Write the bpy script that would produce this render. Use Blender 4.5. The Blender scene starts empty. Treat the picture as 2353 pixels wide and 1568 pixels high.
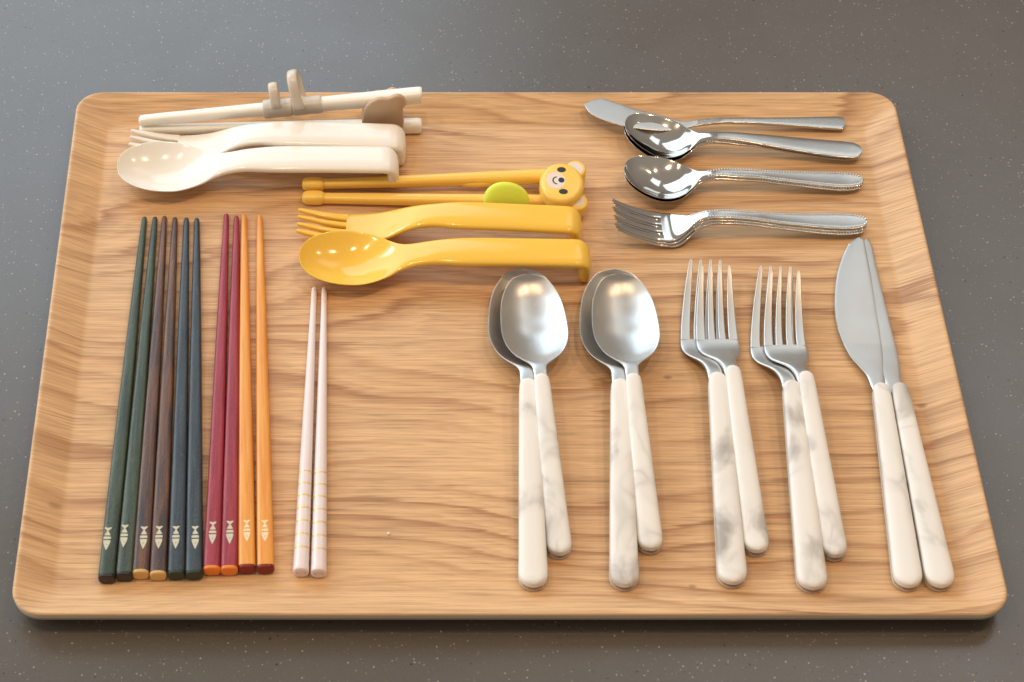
import bpy, bmesh, math, random
from mathutils import Vector
random.seed(7)
SC = bpy.context.scene
COL = SC.collection
K = 0.01                                   # everything below is written in centimetres
R = math.radians

# ------------------------------------------------------------------ camera
CAM = (-6.2463, -51.717, 79.071); PITCH = 0.8578; FPX = 2156.1*2353/1024; CX = (512-136.6)*2353/1024; CY = 784.0
cam = bpy.data.cameras.new('camera'); camo = bpy.data.objects.new('camera', cam); COL.objects.link(camo)
camo.location = [c*K for c in CAM]; camo.rotation_euler = (math.pi/2-PITCH, 0, 0)
cam.sensor_width = 36; cam.lens = 2156.1/1024*36; cam.shift_x = 0.1334; cam.clip_start = 0.01; cam.clip_end = 50
cam.dof.use_dof = True; cam.dof.focus_distance = 1.08; cam.dof.aperture_fstop = 22.0
SC.camera = camo
SC.render.resolution_x = 1024; SC.render.resolution_y = 682

# ------------------------------------------------------------------ world: a plain warm room
W = bpy.data.worlds.new('World'); SC.world = W; W.use_nodes = True
wt = W.node_tree; bg = wt.nodes['Background']
tc = wt.nodes.new('ShaderNodeTexCoord'); sp = wt.nodes.new('ShaderNodeSeparateXYZ')
mr = wt.nodes.new('ShaderNodeMapRange'); mr.inputs[1].default_value = -0.2; mr.inputs[2].default_value = 0.9
cr = wt.nodes.new('ShaderNodeValToRGB'); cr.color_ramp.elements[0].color = (.42, .355, .30, 1); cr.color_ramp.elements[1].color = (.44, .39, .33, 1)
e = cr.color_ramp.elements.new(.4); e.color = (.335, .29, .245, 1)
wt.links.new(tc.outputs['Generated'], sp.inputs[0]); wt.links.new(sp.outputs[2], mr.inputs[0])
wt.links.new(mr.outputs[0], cr.inputs[0]); wt.links.new(cr.outputs[0], bg.inputs[0]); bg.inputs[1].default_value = .84

def aim(o, t):
    o.rotation_euler = (Vector(t)-o.location).to_track_quat('-Z', 'Y').to_euler()
def area(name, loc, tgt, sx, sy, power, col):
    l = bpy.data.lights.new(name, 'AREA'); l.shape = 'RECTANGLE'; l.size = sx; l.size_y = sy; l.energy = power; l.color = col
    o = bpy.data.objects.new(name, l); COL.objects.link(o); o.location = loc; aim(o, tgt); return o
# the big window wall behind and to the left, and a bare patch of sky that shows through it
area('window_light', (-1.04, 2.05, 1.28), (-.3, .3, 0), 2.3, 1.65, 32, (.66, .88, 1.06))
area('far_window_light', (1.05, 2.05, 2.5), (.2, .3, 0), 1.2, 1.15, 6.5, (.80, .94, 1.04))
area('side_window_light', (-2.4, .45, .78), (0, .15, 0), 2.6, 1.15, 30, (.90, .96, 1.0))
area('bright_pane', (-1.55, 1.35, 1.25), (-.1, .2, 0), .20, .42, 5.5, (1.0, .99, .96))
# ceiling downlights
for i, (x, y, p) in enumerate([(-.85, .10, 4.6), (-.25, -.05, 4.4), (.50, .12, 5.4), (1.15, .45, 4.8)]):
    l = bpy.data.lights.new('downlight', 'AREA'); l.shape = 'DISK'; l.size = .04; l.energy = p; l.color = (1.0, .70, .42)
    o = bpy.data.objects.new('downlight', l); COL.objects.link(o); o.location = (x, y, 1.75); aim(o, (x*.3, y*.3, 0))
SC.view_settings.view_transform = 'Standard'; SC.view_settings.look = 'None'
SC.view_settings.exposure = -0.06; SC.view_settings.gamma = 1.0

# ------------------------------------------------------------------ helpers
ZT = 0.5                                   # height of the tray floor above the counter
def P(px, py, z):
    """world XY (cm) seen at photo pixel (2353 wide) at height z"""
    s, c = math.sin(PITCH), math.cos(PITCH)
    a, b = px-CX, -(py-CY)
    d = (a, FPX*c + b*s, -FPX*s + b*c)
    t = (z-CAM[2])/d[2]
    return (CAM[0]+d[0]*t, CAM[1]+d[1]*t)
def T(px, py, h=0.0): return P(px, py, ZT+h)

def tag(o, label=None, cat=None, group=None, kind=None):
    if label: o['label'] = label
    if cat: o['category'] = cat
    if group: o['group'] = group
    if kind: o['kind'] = kind
    return o
def link_mesh(name, me, mats, parent=None):
    o = bpy.data.objects.new(name, me); COL.objects.link(o)
    for m in (mats if isinstance(mats, (list, tuple)) else [mats]):
        me.materials.append(m)
    if parent: o.parent = parent
    return o
def mesh_obj(name, verts, faces, mat, parent=None, smooth=40, mi=None):
    me = bpy.data.meshes.new(name); me.from_pydata([[c*K for c in v] for v in verts], [], faces)
    bm = bmesh.new(); bm.from_mesh(me); bmesh.ops.recalc_face_normals(bm, faces=bm.faces); bm.to_mesh(me); bm.free()
    if mi:
        for p, i in zip(me.polygons, mi): p.material_index = i
    if smooth:
        me.shade_smooth(); me.set_sharp_from_angle(angle=R(smooth))
    return link_mesh(name, me, mat, parent)
def empty(name, A, B=None, z=ZT):
    o = bpy.data.objects.new(name, None); COL.objects.link(o); o.empty_display_size = .01
    o.location = (A[0]*K, A[1]*K, z*K)
    if B: o.rotation_euler = (0, 0, math.atan2(B[1]-A[1], B[0]-A[0]))
    return o
def dist(A, B): return math.hypot(A[0]-B[0], A[1]-B[1])
def local(A, B, p):
    a = math.atan2(B[1]-A[1], B[0]-A[0]); dx, dy = p[0]-A[0], p[1]-A[1]
    return (dx*math.cos(a)+dy*math.sin(a), -dx*math.sin(a)+dy*math.cos(a))
def lerp(a, b, t): return a+(b-a)*t
def table(rows, x):
    if x <= rows[0][0]: return rows[0][1]
    for (a, va), (b, vb) in zip(rows, rows[1:]):
        if x <= b: return lerp(va, vb, (x-a)/(b-a) if b > a else 0)
    return rows[-1][1]
def catmull(rows, seg):
    rows = [tuple(map(float, r)) for r in rows]
    P_ = [tuple(2*a-b for a, b in zip(rows[0], rows[1]))]+rows+[tuple(2*a-b for a, b in zip(rows[-1], rows[-2]))]
    out = []
    for i in range(1, len(P_)-2):
        p0, p1, p2, p3 = P_[i-1:i+3]
        kn = lambda a, b: max(1e-4, math.dist(a, b))**.5
        t0 = 0; t1 = kn(p0, p1); t2 = t1+kn(p1, p2); t3 = t2+kn(p2, p3)
        for s in range(seg):
            t = lerp(t1, t2, s/seg)
            f = lambda a, b, ta, tb: tuple((tb-t)/(tb-ta)*u+(t-ta)/(tb-ta)*v for u, v in zip(a, b))
            A1, A2, A3 = f(p0, p1, t0, t1), f(p1, p2, t1, t2), f(p2, p3, t2, t3)
            B1, B2 = f(A1, A2, t0, t2), f(A2, A3, t1, t3)
            out.append(f(B1, B2, t1, t2))
    out.append(rows[-1]); return out
def sweep(name, rows, mat, parent, pt=2.6, pb=None, N=36, seg=5, smooth=50, joined=None):
    """rows: x, z, half width, thickness, dish, side offset; swept along the x-z path"""
    rows = [tuple(r)+(0.0,)*(6-len(r)) for r in rows]
    st = catmull(rows, seg) if seg > 1 else rows
    pb = pb or pt
    V, F = [], []
    n = len(st)
    for i, (x, z, w, th, dish, c) in enumerate(st):
        a, b = st[max(0, i-1)], st[min(n-1, i+1)]
        dx, dz = b[0]-a[0], b[1]-a[1]; L = math.hypot(dx, dz) or 1
        nx, nz = -dz/L, dx/L
        w = max(w, .004); th = max(th, .004)
        for k in range(N):
            t = 2*math.pi*(k+.5)/N; cs, sn = math.cos(t), math.sin(t)
            pe = pt if sn >= 0 else pb
            s = math.copysign(abs(cs)**(2/pe), cs); h = math.copysign(abs(sn)**(2/pe), sn)*th/2
            h += dish*(s*s-1)
            V.append((x+nx*h, c+s*w, z+nz*h))
    for i in range(n-1):
        for k in range(N):
            k2 = (k+1) % N
            F.append((i*N+k, i*N+k2, (i+1)*N+k2, (i+1)*N+k))
    for base, off in ((0, st[0]), ((n-1)*N, st[-1])):
        cx = sum(V[base+k][0] for k in range(N))/N; cy = sum(V[base+k][1] for k in range(N))/N; cz = sum(V[base+k][2] for k in range(N))/N
        V.append((cx, cy, cz)); m = len(V)-1
        for k in range(N): F.append((base+k, base+(k+1) % N, m))
    if joined is not None:
        o = len(joined[0]); joined[0].extend(V); joined[1].extend(tuple(q+o for q in f) for f in F); return None
    return mesh_obj(name, V, F, mat, parent, smooth)
def prism(name, pts, z0, z1, mat, parent, bev=0.0, nb=3, smooth=50):
    """outline (x,y) extruded z0..z1, upper and lower edges rounded by bev"""
    cx = sum(p[0] for p in pts)/len(pts); cy = sum(p[1] for p in pts)/len(pts); n = len(pts)
    def inset(d):
        out = []
        for i in range(n):
            a, b, c = pts[i-1], pts[i], pts[(i+1) % n]
            tx, ty = c[0]-a[0], c[1]-a[1]; L = math.hypot(tx, ty) or 1
            out.append((b[0]-ty/L*d, b[1]+tx/L*d))
        return out
    ar = sum(pts[i-1][0]*pts[i][1]-pts[i][0]*pts[i-1][1] for i in range(n))
    sg = 1 if ar > 0 else -1
    loops = []
    if bev:
        for k in range(nb+1):
            a = math.pi/2*k/nb; loops.append((inset(sg*bev*(1-math.sin(a))), z0+bev*(1-math.cos(a))))
        for k in range(nb+1):
            a = math.pi/2*k/nb; loops.append((inset(sg*bev*(1-math.cos(a))), z1-bev*(1-math.sin(a))))
    else: loops = [(pts, z0), (pts, z1)]
    V = [(p[0], p[1], z) for l, z in loops for p in l]; F = []
    for i in range(len(loops)-1):
        for k in range(n):
            F.append((i*n+k, i*n+(k+1) % n, (i+1)*n+(k+1) % n, (i+1)*n+k))
    F.append(tuple(range(n))); F.append(tuple((len(loops)-1)*n+k for k in range(n)))
    return mesh_obj(name, V, F, mat, parent, smooth)
def ell(cx, cy, rx, ry, n=36, a0=0, a1=360):
    return [(cx+rx*math.cos(R(lerp(a0, a1, k/n))), cy+ry*math.sin(R(lerp(a0, a1, k/n)))) for k in range(n if a1-a0 == 360 else n+1)]
def round_rows(x_end, w, z, th, dirn=1, c=0.0, ang=(25, 45, 62, 76, 86, 90), thk=.75):
    """rows that close a strip with a half round; dirn=1 at the far end, -1 at the start"""
    out = []
    for a in ang:
        a = R(a); out.append((x_end-dirn*w*(1-math.sin(a)), z, w*math.cos(a), th*(1-(1-thk)*math.sin(a)**4), 0, c))
    return out if dirn > 0 else out[::-1]

# ------------------------------------------------------------------ materials
class M:
    def __init__(s, name, **kw):
        s.m = bpy.data.materials.new(name); s.m.use_nodes = True; s.t = s.m.node_tree; s.b = s.t.nodes['Principled BSDF']
        s.set(**kw)
    def set(s, **kw):
        names = dict(col='Base Color', rough='Roughness', metal='Metallic', spec='Specular IOR Level', coat='Coat Weight', coatr='Coat Roughness',
                     sss='Subsurface Weight', sssr='Subsurface Radius', ssss='Subsurface Scale', aniso='Anisotropic', sheen='Sheen Weight', ior='IOR')
        for k, v in kw.items():
            i = s.b.inputs[names[k]]
            if k == 'col' and len(v) == 3: v = (*v, 1)
            i.default_value = v
    def n(s, typ, **kw):
        o = s.t.nodes.new('ShaderNode'+typ)
        for k, v in kw.items(): setattr(o, k, v)
        return o
    def lk(s, a, b): s.t.links.new(a, b)
    def val(s, x, inp):
        if isinstance(x, (int, float)): inp.default_value = x
        elif isinstance(x, tuple): inp.default_value = x
        else: s.lk(x, inp)
    def math(s, op, a, b=0.0, c=None, clamp=False):
        o = s.n('Math', operation=op, use_clamp=clamp); s.val(a, o.inputs[0]); s.val(b, o.inputs[1])
        if c is not None: s.val(c, o.inputs[2])
        return o.outputs[0]
    def coords(s, scale=(1, 1, 1), rnd=False, rot=(0, 0, 0), loc=(0, 0, 0)):
        tc = s.n('TexCoord'); mp = s.n('Mapping'); mp.inputs['Scale'].default_value = [c/K for c in scale]; mp.inputs['Rotation'].default_value = rot; mp.inputs['Location'].default_value = loc
        s.lk(tc.outputs['Object'], mp.inputs[0]); v = mp.outputs[0]
        if rnd:
            oi = s.n('ObjectInfo'); m = s.math('MULTIPLY', oi.outputs['Random'], 97.0)
            cb = s.n('CombineXYZ'); s.lk(m, cb.inputs[0]); s.lk(m, cb.inputs[1]); ad = s.n('VectorMath', operation='ADD'); s.lk(v, ad.inputs[0]); s.lk(cb.outputs[0], ad.inputs[1]); v = ad.outputs[0]
        return v
    def noise(s, vec, scale=1.0, detail=3.0, rough=.5, dist=0.0):
        o = s.n('TexNoise'); s.lk(vec, o.inputs['Vector']); o.inputs['Scale'].default_value = scale; o.inputs['Detail'].default_value = detail
        o.inputs['Roughness'].default_value = rough; o.inputs['Distortion'].default_value = dist; return o.outputs[0]
    def ramp(s, fac, stops, interp='LINEAR'):
        o = s.n('ValToRGB'); cr = o.color_ramp; cr.interpolation = interp
        while len(cr.elements) < len(stops): cr.elements.new(.5)
        for e, (p, c) in zip(cr.elements, stops):
            e.position = p; e.color = (*c, 1) if isinstance(c, tuple) else (c, c, c, 1)
        s.lk(fac, o.inputs[0]); return o.outputs[0]
    def mix(s, fac, a, b, mode='MIX'):
        o = s.n('Mix', data_type='RGBA', blend_type=mode); s.val(fac, o.inputs[0])
        for x, i in ((a, 6), (b, 7)):
            if isinstance(x, tuple): o.inputs[i].default_value = (*x, 1) if len(x) == 3 else x
            else: s.lk(x, o.inputs[i])
        return o.outputs[2]
    def bump(s, h, strength=.2, d=.0003):
        o = s.n('Bump'); s.lk(h, o.inputs['Height']); o.inputs['Strength'].default_value = strength; o.inputs['Distance'].default_value = d
        s.lk(o.outputs[0], s.b.inputs['Normal'])

def wood_material():
    w = M('ash_veneer', rough=.42, spec=.4)
    tc = w.n('TexCoord'); sx = w.n('SeparateXYZ'); w.lk(tc.outputs['Object'], sx.inputs[0])
    X = w.math('MULTIPLY', sx.outputs[0], 100.0); Y = w.math('MULTIPLY', sx.outputs[1], 100.0)
    n1 = w.noise(w.coords((.034, .085, 0)), 1.0, 2.0, .45)
    n2 = w.noise(w.coords((.045, .36, 0)), 1.0, 3.0, .5)
    n3 = w.noise(w.coords((.09, 6.0, 0)), 1.0, 4.0, .65)
    v = w.math('MULTIPLY', Y, .62)
    v = w.math('MULTIPLY_ADD', n1, 10.0, v); v = w.math('MULTIPLY_ADD', n2, 1.9, v); v = w.math('MULTIPLY_ADD', n3, .62, v)
    ring = w.math('FRACT', v)
    band = w.ramp(ring, [(0.0, .10), (.25, .03), (.55, .20), (.76, .55), (.88, 1.0), (.94, .75), (.97, .25), (1.0, .10)])
    v2 = w.math('FRACT', w.math('MULTIPLY', v, 2.7))
    band2 = w.ramp(v2, [(0.0, .0), (.5, .35), (.85, 1.0), (1.0, .0)])
    amp = w.ramp(w.noise(w.coords((.05, .22, 0), loc=(3, 7, 0)), 1.0, 2.0, .5), [(.40, .15), (.60, 1.0)])
    bandm = w.math('MULTIPLY', band, amp)
    fib = w.noise(w.coords((.10, 4.2, 0)), 1.0, 6.0, .72)
    fine = w.noise(w.coords((.28, 10.5, 0)), 1.0, 3.0, .7)
    pore = w.ramp(w.noise(w.coords((.30, 9.0, 0), loc=(5, 1, 0)), 1.0, 2.0, .5), [(.60, 0.0), (.70, 1.0)])
    broad = w.noise(w.coords((.05, .16, 0), loc=(9, 2, 0)), 1.0, 2.0, .5)
    base = w.mix(broad, (.79, .53, .300), (.71, .42, .195))
    c = w.mix(w.math('MULTIPLY', bandm, .86), base, (.37, .165, .065))
    c = w.mix(w.math('MULTIPLY', w.math('MULTIPLY', band2, w.math('MULTIPLY_ADD', amp, .6, .4)), .34), c, (.42, .23, .12))
    f1 = w.ramp(fib, [(.32, .74), (.47, .97), (.56, 1.03), (.72, 1.13)])
    c = w.mix(1.0, c, f1, 'MULTIPLY')
    f2 = w.ramp(fine, [(.34, .72), (.46, .96), (.62, 1.08)]); c = w.mix(1.0, c, f2, 'MULTIPLY')
    pm = w.math('MULTIPLY', pore, w.math('MULTIPLY_ADD', bandm, .60, .20))
    c = w.mix(pm, c, (.29, .145, .07))
    for (kx, ky, r, st) in KNOTS:
        dx = w.math('MULTIPLY', w.math('SUBTRACT', X, kx), 1/(r*1.7)); dy = w.math('MULTIPLY', w.math('SUBTRACT', Y, ky), 1/r)
        d2 = w.math('ADD', w.math('MULTIPLY', dx, dx), w.math('MULTIPLY', dy, dy))
        d2 = w.math('MULTIPLY_ADD', fib, .8, d2)
        g = w.math('MULTIPLY', w.math('SUBTRACT', 1.35, d2, clamp=True), st*.8, clamp=True)
        c = w.mix(g, c, (.20, .085, .035))
    w.lk(c, w.b.inputs['Base Color'])
    h = w.math('MULTIPLY_ADD', fine, .5, w.math('MULTIPLY', fib, .8)); h = w.math('SUBTRACT', h, w.math('MULTIPLY', pore, .5))
    w.bump(h, .16, .0004)
    w.lk(w.ramp(fib, [(.3, .50), (.7, .38)]), w.b.inputs['Roughness'])
    return w.m
KNOTS = []
for (px, py, r, st, z) in [(1534, 868, .16, .8, .0), (2117, 933, .20, .8, .0), (124, 1157, .22, .55, .4), (1591, 1348, .13, .7, 0), (214, 497, .16, .35, 0.3)]:
    q = T(px, py, z); KNOTS.append((q[0]+.42, q[1]-16.5, r, st))

def plastic(name, col, rough=.22, sss=.12, coat=.0):
    m = M(name, col=col, rough=rough, spec=.5, sss=sss, sssr=(.004, .003, .002), ssss=1.0, coat=coat)
    v = m.coords((1, 1, 1), True); m.bump(m.noise(v, 1.3, 2, .5), .10, .0006)
    m.lk(m.ramp(m.noise(v, .9, 3, .6), [(.3, rough*.85), (.7, rough*1.25)]), m.b.inputs['Roughness'])
    return m.m
def lacquer(name, c1, c2, spark=.12, grain=.5, rough=.36):
    m = M(name, rough=rough, spec=.5)
    v = m.coords((.28, 5.5, 5.5), True); g = m.noise(v, 1.0, 4, .62, .4)
    c = m.mix(m.ramp(g, [(.5-grain*.25, 0.0), (.5+grain*.28, 1.0)]), c1, c2)
    s = m.noise(m.coords((1, 1, 1), True), 26, 2, .5)
    c = m.mix(m.math('MULTIPLY', m.ramp(s, [(.56, 0.0), (.72, 1.0)]), spark), c, (.75, .78, .80)); m.lk(c, m.b.inputs['Base Color'])
    m.bump(m.noise(m.coords((6, 14, 14), True), 1.0, 3, .6), .35, .0004)
    return m.m
def steel(name, rough, brush=0.0, col=(.66, .655, .645)):
    m = M(name, col=col, metal=1.0, rough=rough)
    v = m.coords((.5, 34, 34), True); g = m.noise(v, 1.0, 3, .6)
    b = m.noise(m.coords((1, 1, 1), True), .7, 3, .55)
    r = m.math('ADD', m.math('MULTIPLY', g, brush), m.math('MULTIPLY_ADD', b, rough*.5, rough*.7)); m.lk(r, m.b.inputs['Roughness'])
    if brush: m.bump(g, .10, .0002)
    else:
        m.bump(m.ramp(m.noise(m.coords((.7, 22, 22), True, (0, 0, .5)), 1.0, 2, .5), [(.70, 0.0), (.74, 1.0)]), .05, .0001)
    return m.m
def marble(name, warm=(.83, .81, .775)):
    m = M(name, rough=.40, spec=.4)
    v = m.coords((.55, .8, .8), True)
    n = m.noise(v, .55, 4, .50, .35)
    vein = m.ramp(n, [(.29, 1.0), (.38, .48), (.44, .09), (.50, 0.0)])
    w2 = m.ramp(m.math('ABSOLUTE', m.math('SUBTRACT', m.noise(v, .55, 2, .45, .6), .5)), [(0.0, .38), (.04, .12), (.09, 0.0)])
    mask = m.ramp(m.noise(v, .30, 2, .5), [(.46, 0.0), (.62, 1.0)])
    c = m.mix(m.noise(v, .3, 2, .5), warm, (.87, .86, .83))
    c = m.mix(m.math('MULTIPLY', vein, .85), c, (.33, .305, .285)); c = m.mix(m.math('MULTIPLY', w2, mask), c, (.40, .37, .35))
    m.lk(c, m.b.inputs['Base Color']); m.bump(m.noise(m.coords((1, 1, 1), True), 3.0, 3, .5), .06, .0004)
    return m.m
def counter_material():
    m = M('speckled_solid_surface', rough=.26, spec=.85)
    v = m.coords((1, 1, 1))
    base = m.mix(m.noise(v, .35, 4, .6), (.078, .066, .056), (.104, .090, .078))
    base = m.mix(m.math('MULTIPLY', m.ramp(m.noise(v, 9, 3, .6), [(.3, 0.0), (.8, 1.0)]), .5), base, (.140, .124, .110))
    def specks(scale, lo, hi, keep, seed):
        vo = m.n('TexVoronoi'); mp = m.n('Mapping'); mp.inputs['Location'].default_value = (seed, seed*1.7, 0); m.lk(v, mp.inputs[0]); m.lk(mp.outputs[0], vo.inputs['Vector']); vo.inputs['Scale'].default_value = scale
        sc = m.n('SeparateColor'); m.lk(vo.outputs['Color'], sc.inputs[0])
        d = m.math('SUBTRACT', vo.outputs['Distance'], m.math('MULTIPLY', sc.outputs[1], (hi-lo)))
        a = m.ramp(d, [(max(0, lo-.02), 1.0), (lo+.05, 0.0)])
        k = m.math('LESS_THAN', sc.outputs[0], keep); return m.math('MULTIPLY', m.math('MULTIPLY', a, k), m.math('MULTIPLY_ADD', sc.outputs[2], .7, .3))
    c = m.mix(specks(4.0, .06, .13, .30, 3.1), base, (.25, .222, .188))
    c = m.mix(specks(5.2, .10, .2, .34, 9.4), c, (.42, .37, .31))
    c = m.mix(specks(3.1, .08, .17, .20, 5.7), c, (.022, .018, .016))
    c = m.mix(specks(2.2, .05, .10, .14, 7.7), c, (.33, .29, .24))
    m.lk(c, m.b.inputs['Base Color']); m.bump(m.noise(v, 2.2, 4, .6), .05, .0006)
    m.lk(m.ramp(m.noise(v, .12, 3, .55), [(.3, .24), (.7, .32)]), m.b.inputs['Roughness'])
    return m.m
def ply_material():
    m = M('plywood_edge_plies', rough=.55)
    tc = m.n('TexCoord'); sx = m.n('SeparateXYZ'); m.lk(tc.outputs['Object'], sx.inputs[0])
    z = m.math('MULTIPLY_ADD', m.noise(m.coords((.3, .3, 1)), 1.0, 2, .5), .035, m.math('MULTIPLY', sx.outputs[2], 100.0))
    f = m.ramp(m.math('DIVIDE', z, 1.4), [(.50, (.66, .50, .33)), (.665, (.80, .67, .50)), (.70, (.50, .34, .20)), (.735, (.80, .67, .50)), (.82, (.82, .70, .53)), (.85, (.42, .25, .13)), (.88, (.78, .60, .40)), (.96, (.66, .38, .16))])
    n = m.ramp(m.noise(m.coords((.4, .4, 14)), 1.0, 4, .6), [(.3, .85), (.7, 1.08)])
    m.lk(m.mix(1.0, f, n, 'MULTIPLY'), m.b.inputs['Base Color']); return m.m

WOOD = wood_material(); PLY = ply_material(); COUNTER = counter_material()
CREAM = plastic('cream_plastic', (.92, .87, .79), .14); YELLOW = plastic('yellow_plastic', (.94, .585, .085), .13)
YELLOW2 = plastic('deep_yellow_plastic', (.98, .62, .12), .22)
WHITEP = plastic('ivory_plastic', (.95, .91, .82), .22); GREYP = plastic('beige_grey_plastic', (.68, .61, .52), .22); BROWNP = plastic('brown_silicone', (.56, .39, .26), .38)
LIME = plastic('lime_silicone', (.80, .92, .09), .42); EARP = plastic('pale_print', (.80, .70, .62), .35, 0); BLACKP = plastic('black_print', (.02, .018, .018), .4, 0)
STEELB = steel('brushed_steel', .30, .18, (.64, .615, .58)); STEELP = steel('polished_steel', .10, 0, (.68, .65, .61)); STEELM = steel('satin_handle_steel', .20, .08, (.52, .49, .45))
MARB = marble('marbled_resin'); TANG = M('tang_steel', col=(.40, .33, .26), metal=.7, rough=.4).m
SHELLB = plastic('lower_grip_resin', (.66, .58, .49), .4, 0)
PINK = plastic('pale_pink_plastic', (.81, .705, .70), .22); BEADM = M('beaded_steel', col=(.86, .86, .85), metal=1.0, rough=.42).m; GOLD = M('gold_foil', col=(.92, .60, .18), metal=.55, rough=.38).m
FISHM = M('cream_print', col=(.58, .57, .44), rough=.5).m; FISHO = M('cream_print_thin', col=(.88, .68, .42), rough=.5).m

# ------------------------------------------------------------------ counter
n = 2
mesh = mesh_obj('countertop', [(-220, -160, 0), (260, -160, 0), (260, 200, 0), (-220, 200, 0), (-220, -160, -4), (260, -160, -4), (260, 200, -4), (-220, 200, -4)],
                [(0, 1, 2, 3), (4, 5, 6, 7), (0, 1, 5, 4), (1, 2, 6, 5), (2, 3, 7, 6), (3, 0, 4, 7)], COUNTER, smooth=0)
tag(mesh, 'dark grey brown speckled countertop under the wooden tray', kind='structure')

# ------------------------------------------------------------------ tray
tray = empty('serving_tray', (-.42, 16.5), z=0.0)
tag(tray, 'rectangular light wood tray with rounded corners and a low raised rim', 'tray')
def rr_loop(inset, z, rad=1.35, nc=12, ns=14):
    hx, hy, r = 21.57-inset, 16.5-inset, max(rad-inset*.45, .35)
    pts = []
    for (sx, sy, a0) in ((1, 1, 0), (-1, 1, 90), (-1, -1, 180), (1, -1, 270)):
        for k in range(nc+1):
            a = R(a0+90*k/nc); pts.append((sx*(hx-r)+r*math.cos(a), sy*(hy-r)+r*math.sin(a), z))
        nx = {0: (-1, 1), 90: (-1, -1), 180: (1, -1), 270: (1, 1)}[a0]; p = pts[-1]
        q = (nx[0]*(hx-r)+r*math.cos(R(a0+90)), nx[1]*(hy-r)+r*math.sin(R(a0+90)), z)
        for k in range(1, ns): pts.append((lerp(p[0], q[0], k/ns), lerp(p[1], q[1], k/ns), z))
    return pts
def loops_mesh(name, prof, mat, parent, caps, smooth=50):
    V, F = [], []; m = None
    for (ins, z) in prof:
        l = rr_loop(ins, z); m = len(l); V += l
    for i in range(len(prof)-1):
        for k in range(m): F.append((i*m+k, i*m+(k+1) % m, (i+1)*m+(k+1) % m, (i+1)*m+k))
    for c in caps: F.append(tuple(c*m+k for k in range(m)))
    return mesh_obj(name, V, F, mat, parent, smooth)
prof = [(.03, 1.28), (.06, 1.305), (.12, 1.31), (.22, 1.265), (.60, 1.065), (1.0, .855), (1.35, .67), (1.50, .594), (1.58, .555), (1.65, .526), (1.73, .508), (1.84, .5), (2.9, .5)]
loops_mesh('tray_surface', prof, WOOD, tray, [len(prof)-1], 60)
prof = [(.03, 1.28), (.0, 1.25), (.02, 1.02), (.04, .85), (.08, .82), (.22, .56), (.42, .26), (.62, .08), (.85, .015), (1.1, .001)]
loops_mesh('plywood_edge', prof[:5], PLY, tray, [], 60)
loops_mesh('tray_underside', prof[4:], WOOD, tray, [len(prof[4:])-1], 60)

# ------------------------------------------------------------------ chopsticks
def fish_mark(parent, u0, u1, ztop, w, mat):
    """tail towards the tip (small u), nose towards the butt; printed shapes, 0.1 mm proud"""
    L = u1-u0; V, F, mi = [], [], []
    def poly(pts, m=0):
        b = len(V); V.extend((u0+a*L, y*w, ztop(u0+a*L)+(.008 if m == 0 else .013)) for a, y in pts); F.append(tuple(range(b, b+len(pts)))); mi.append(m)
    poly([(0, -.98), (-.01, -.5), (.02, 0), (-.01, .5), (0, .98), (.05, .8), (.15, .12), (.15, -.12), (.05, -.8)])
    poly([(.14, -.1), (.14, .1), (.30, .72), (.34, .8), (.345, 0), (.34, -.8), (.30, -.72)])
    poly([(.40, -.92), (.39, 0), (.40, .92), (.50, 1.0), (.505, 0), (.50, -1.0)])
    poly([(.56, -1.0), (.55, 0), (.56, 1.0), (.70, .82), (.85, .45), (1.0, 0), (.85, -.45), (.70, -.82)])
    poly([(.74+.022*math.cos(t*.785), .02+.11*math.sin(t*.785)) for t in range(8)], 1)
    o = mesh_obj('fish_mark', V, F, [mat, BLACKP], parent, 0, mi); return o
def chopstick(tip, end, mat, capmat, label, group, fish, fishmat, w=.385):
    A = T(tip[0], tip[1], .3); B = T(end[0], end[1], .62)
    t = empty('chopstick', A, B); tag(t, label, 'chopstick', group); L = dist(A, B)
    zc = lambda f: lerp(.16, .315, f)
    rows = [(0.0, .15, .02, .03), (.03, .15, .085, .17), (.12, .15, .125, .25), (.5, .155, .14, .29), (L*.12, zc(.12), .185, .36), (L*.3, zc(.3), .245, .45), (L*.55, zc(.55), .305, .54), (L*.8, zc(.8), .355, .60), (L-.16, .315, w, .63)]
    st = catmull([tuple(r)+(0, 0) for r in rows], 5); V, F = [], []; N = 28
    for (x, z, ww, th, d, c) in st:
        p = lerp(2.2, 3.8, min(1, max(0, (x/L-.02)/.55)))
        for k in range(N):
            a = 2*math.pi*(k+.5)/N; cs, sn = math.cos(a), math.sin(a)
            V.append((x, math.copysign(abs(cs)**(2/p), cs)*ww, z+math.copysign(abs(sn)**(2/p), sn)*th/2))
    for i in range(len(st)-1):
        for k in range(N): F.append((i*N+k, i*N+(k+1) % N, (i+1)*N+(k+1) % N, (i+1)*N+k))
    F.append(tuple(range(N))); F.append(tuple((len(st)-1)*N+k for k in range(N)))
    mesh_obj('shaft', V, F, mat, t, 50)
    sweep('end_cap', [(L-.16, .315, w+.002, .634), (L-.06, .315, w-.005, .625), (L-.015, .315, w-.05, .56), (L, .315, w-.14, .36), (L+.004, .315, .03, .05)], capmat, t, 2.8, seg=3, N=28)
    if fish:
        f0 = local(A, B, T(*fish[0], .63)); f1 = local(A, B, T(*fish[1], .63))
        fm = fish_mark(t, f0[0], f1[0], lambda u: .315+table([(L*.55, .27), (L*.8, .30), (L, .315)], u)-(.315-lerp(.16, .315, min(1, u/L)))+.0, .166, fishmat)
        fm.location[1] = max(-.12, min(.12, (f0[1]+f1[1])/2))*K
        fm.rotation_euler[2] = math.atan2(f1[1]-f0[1], f1[0]-f0[0])*0
    return t
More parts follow.
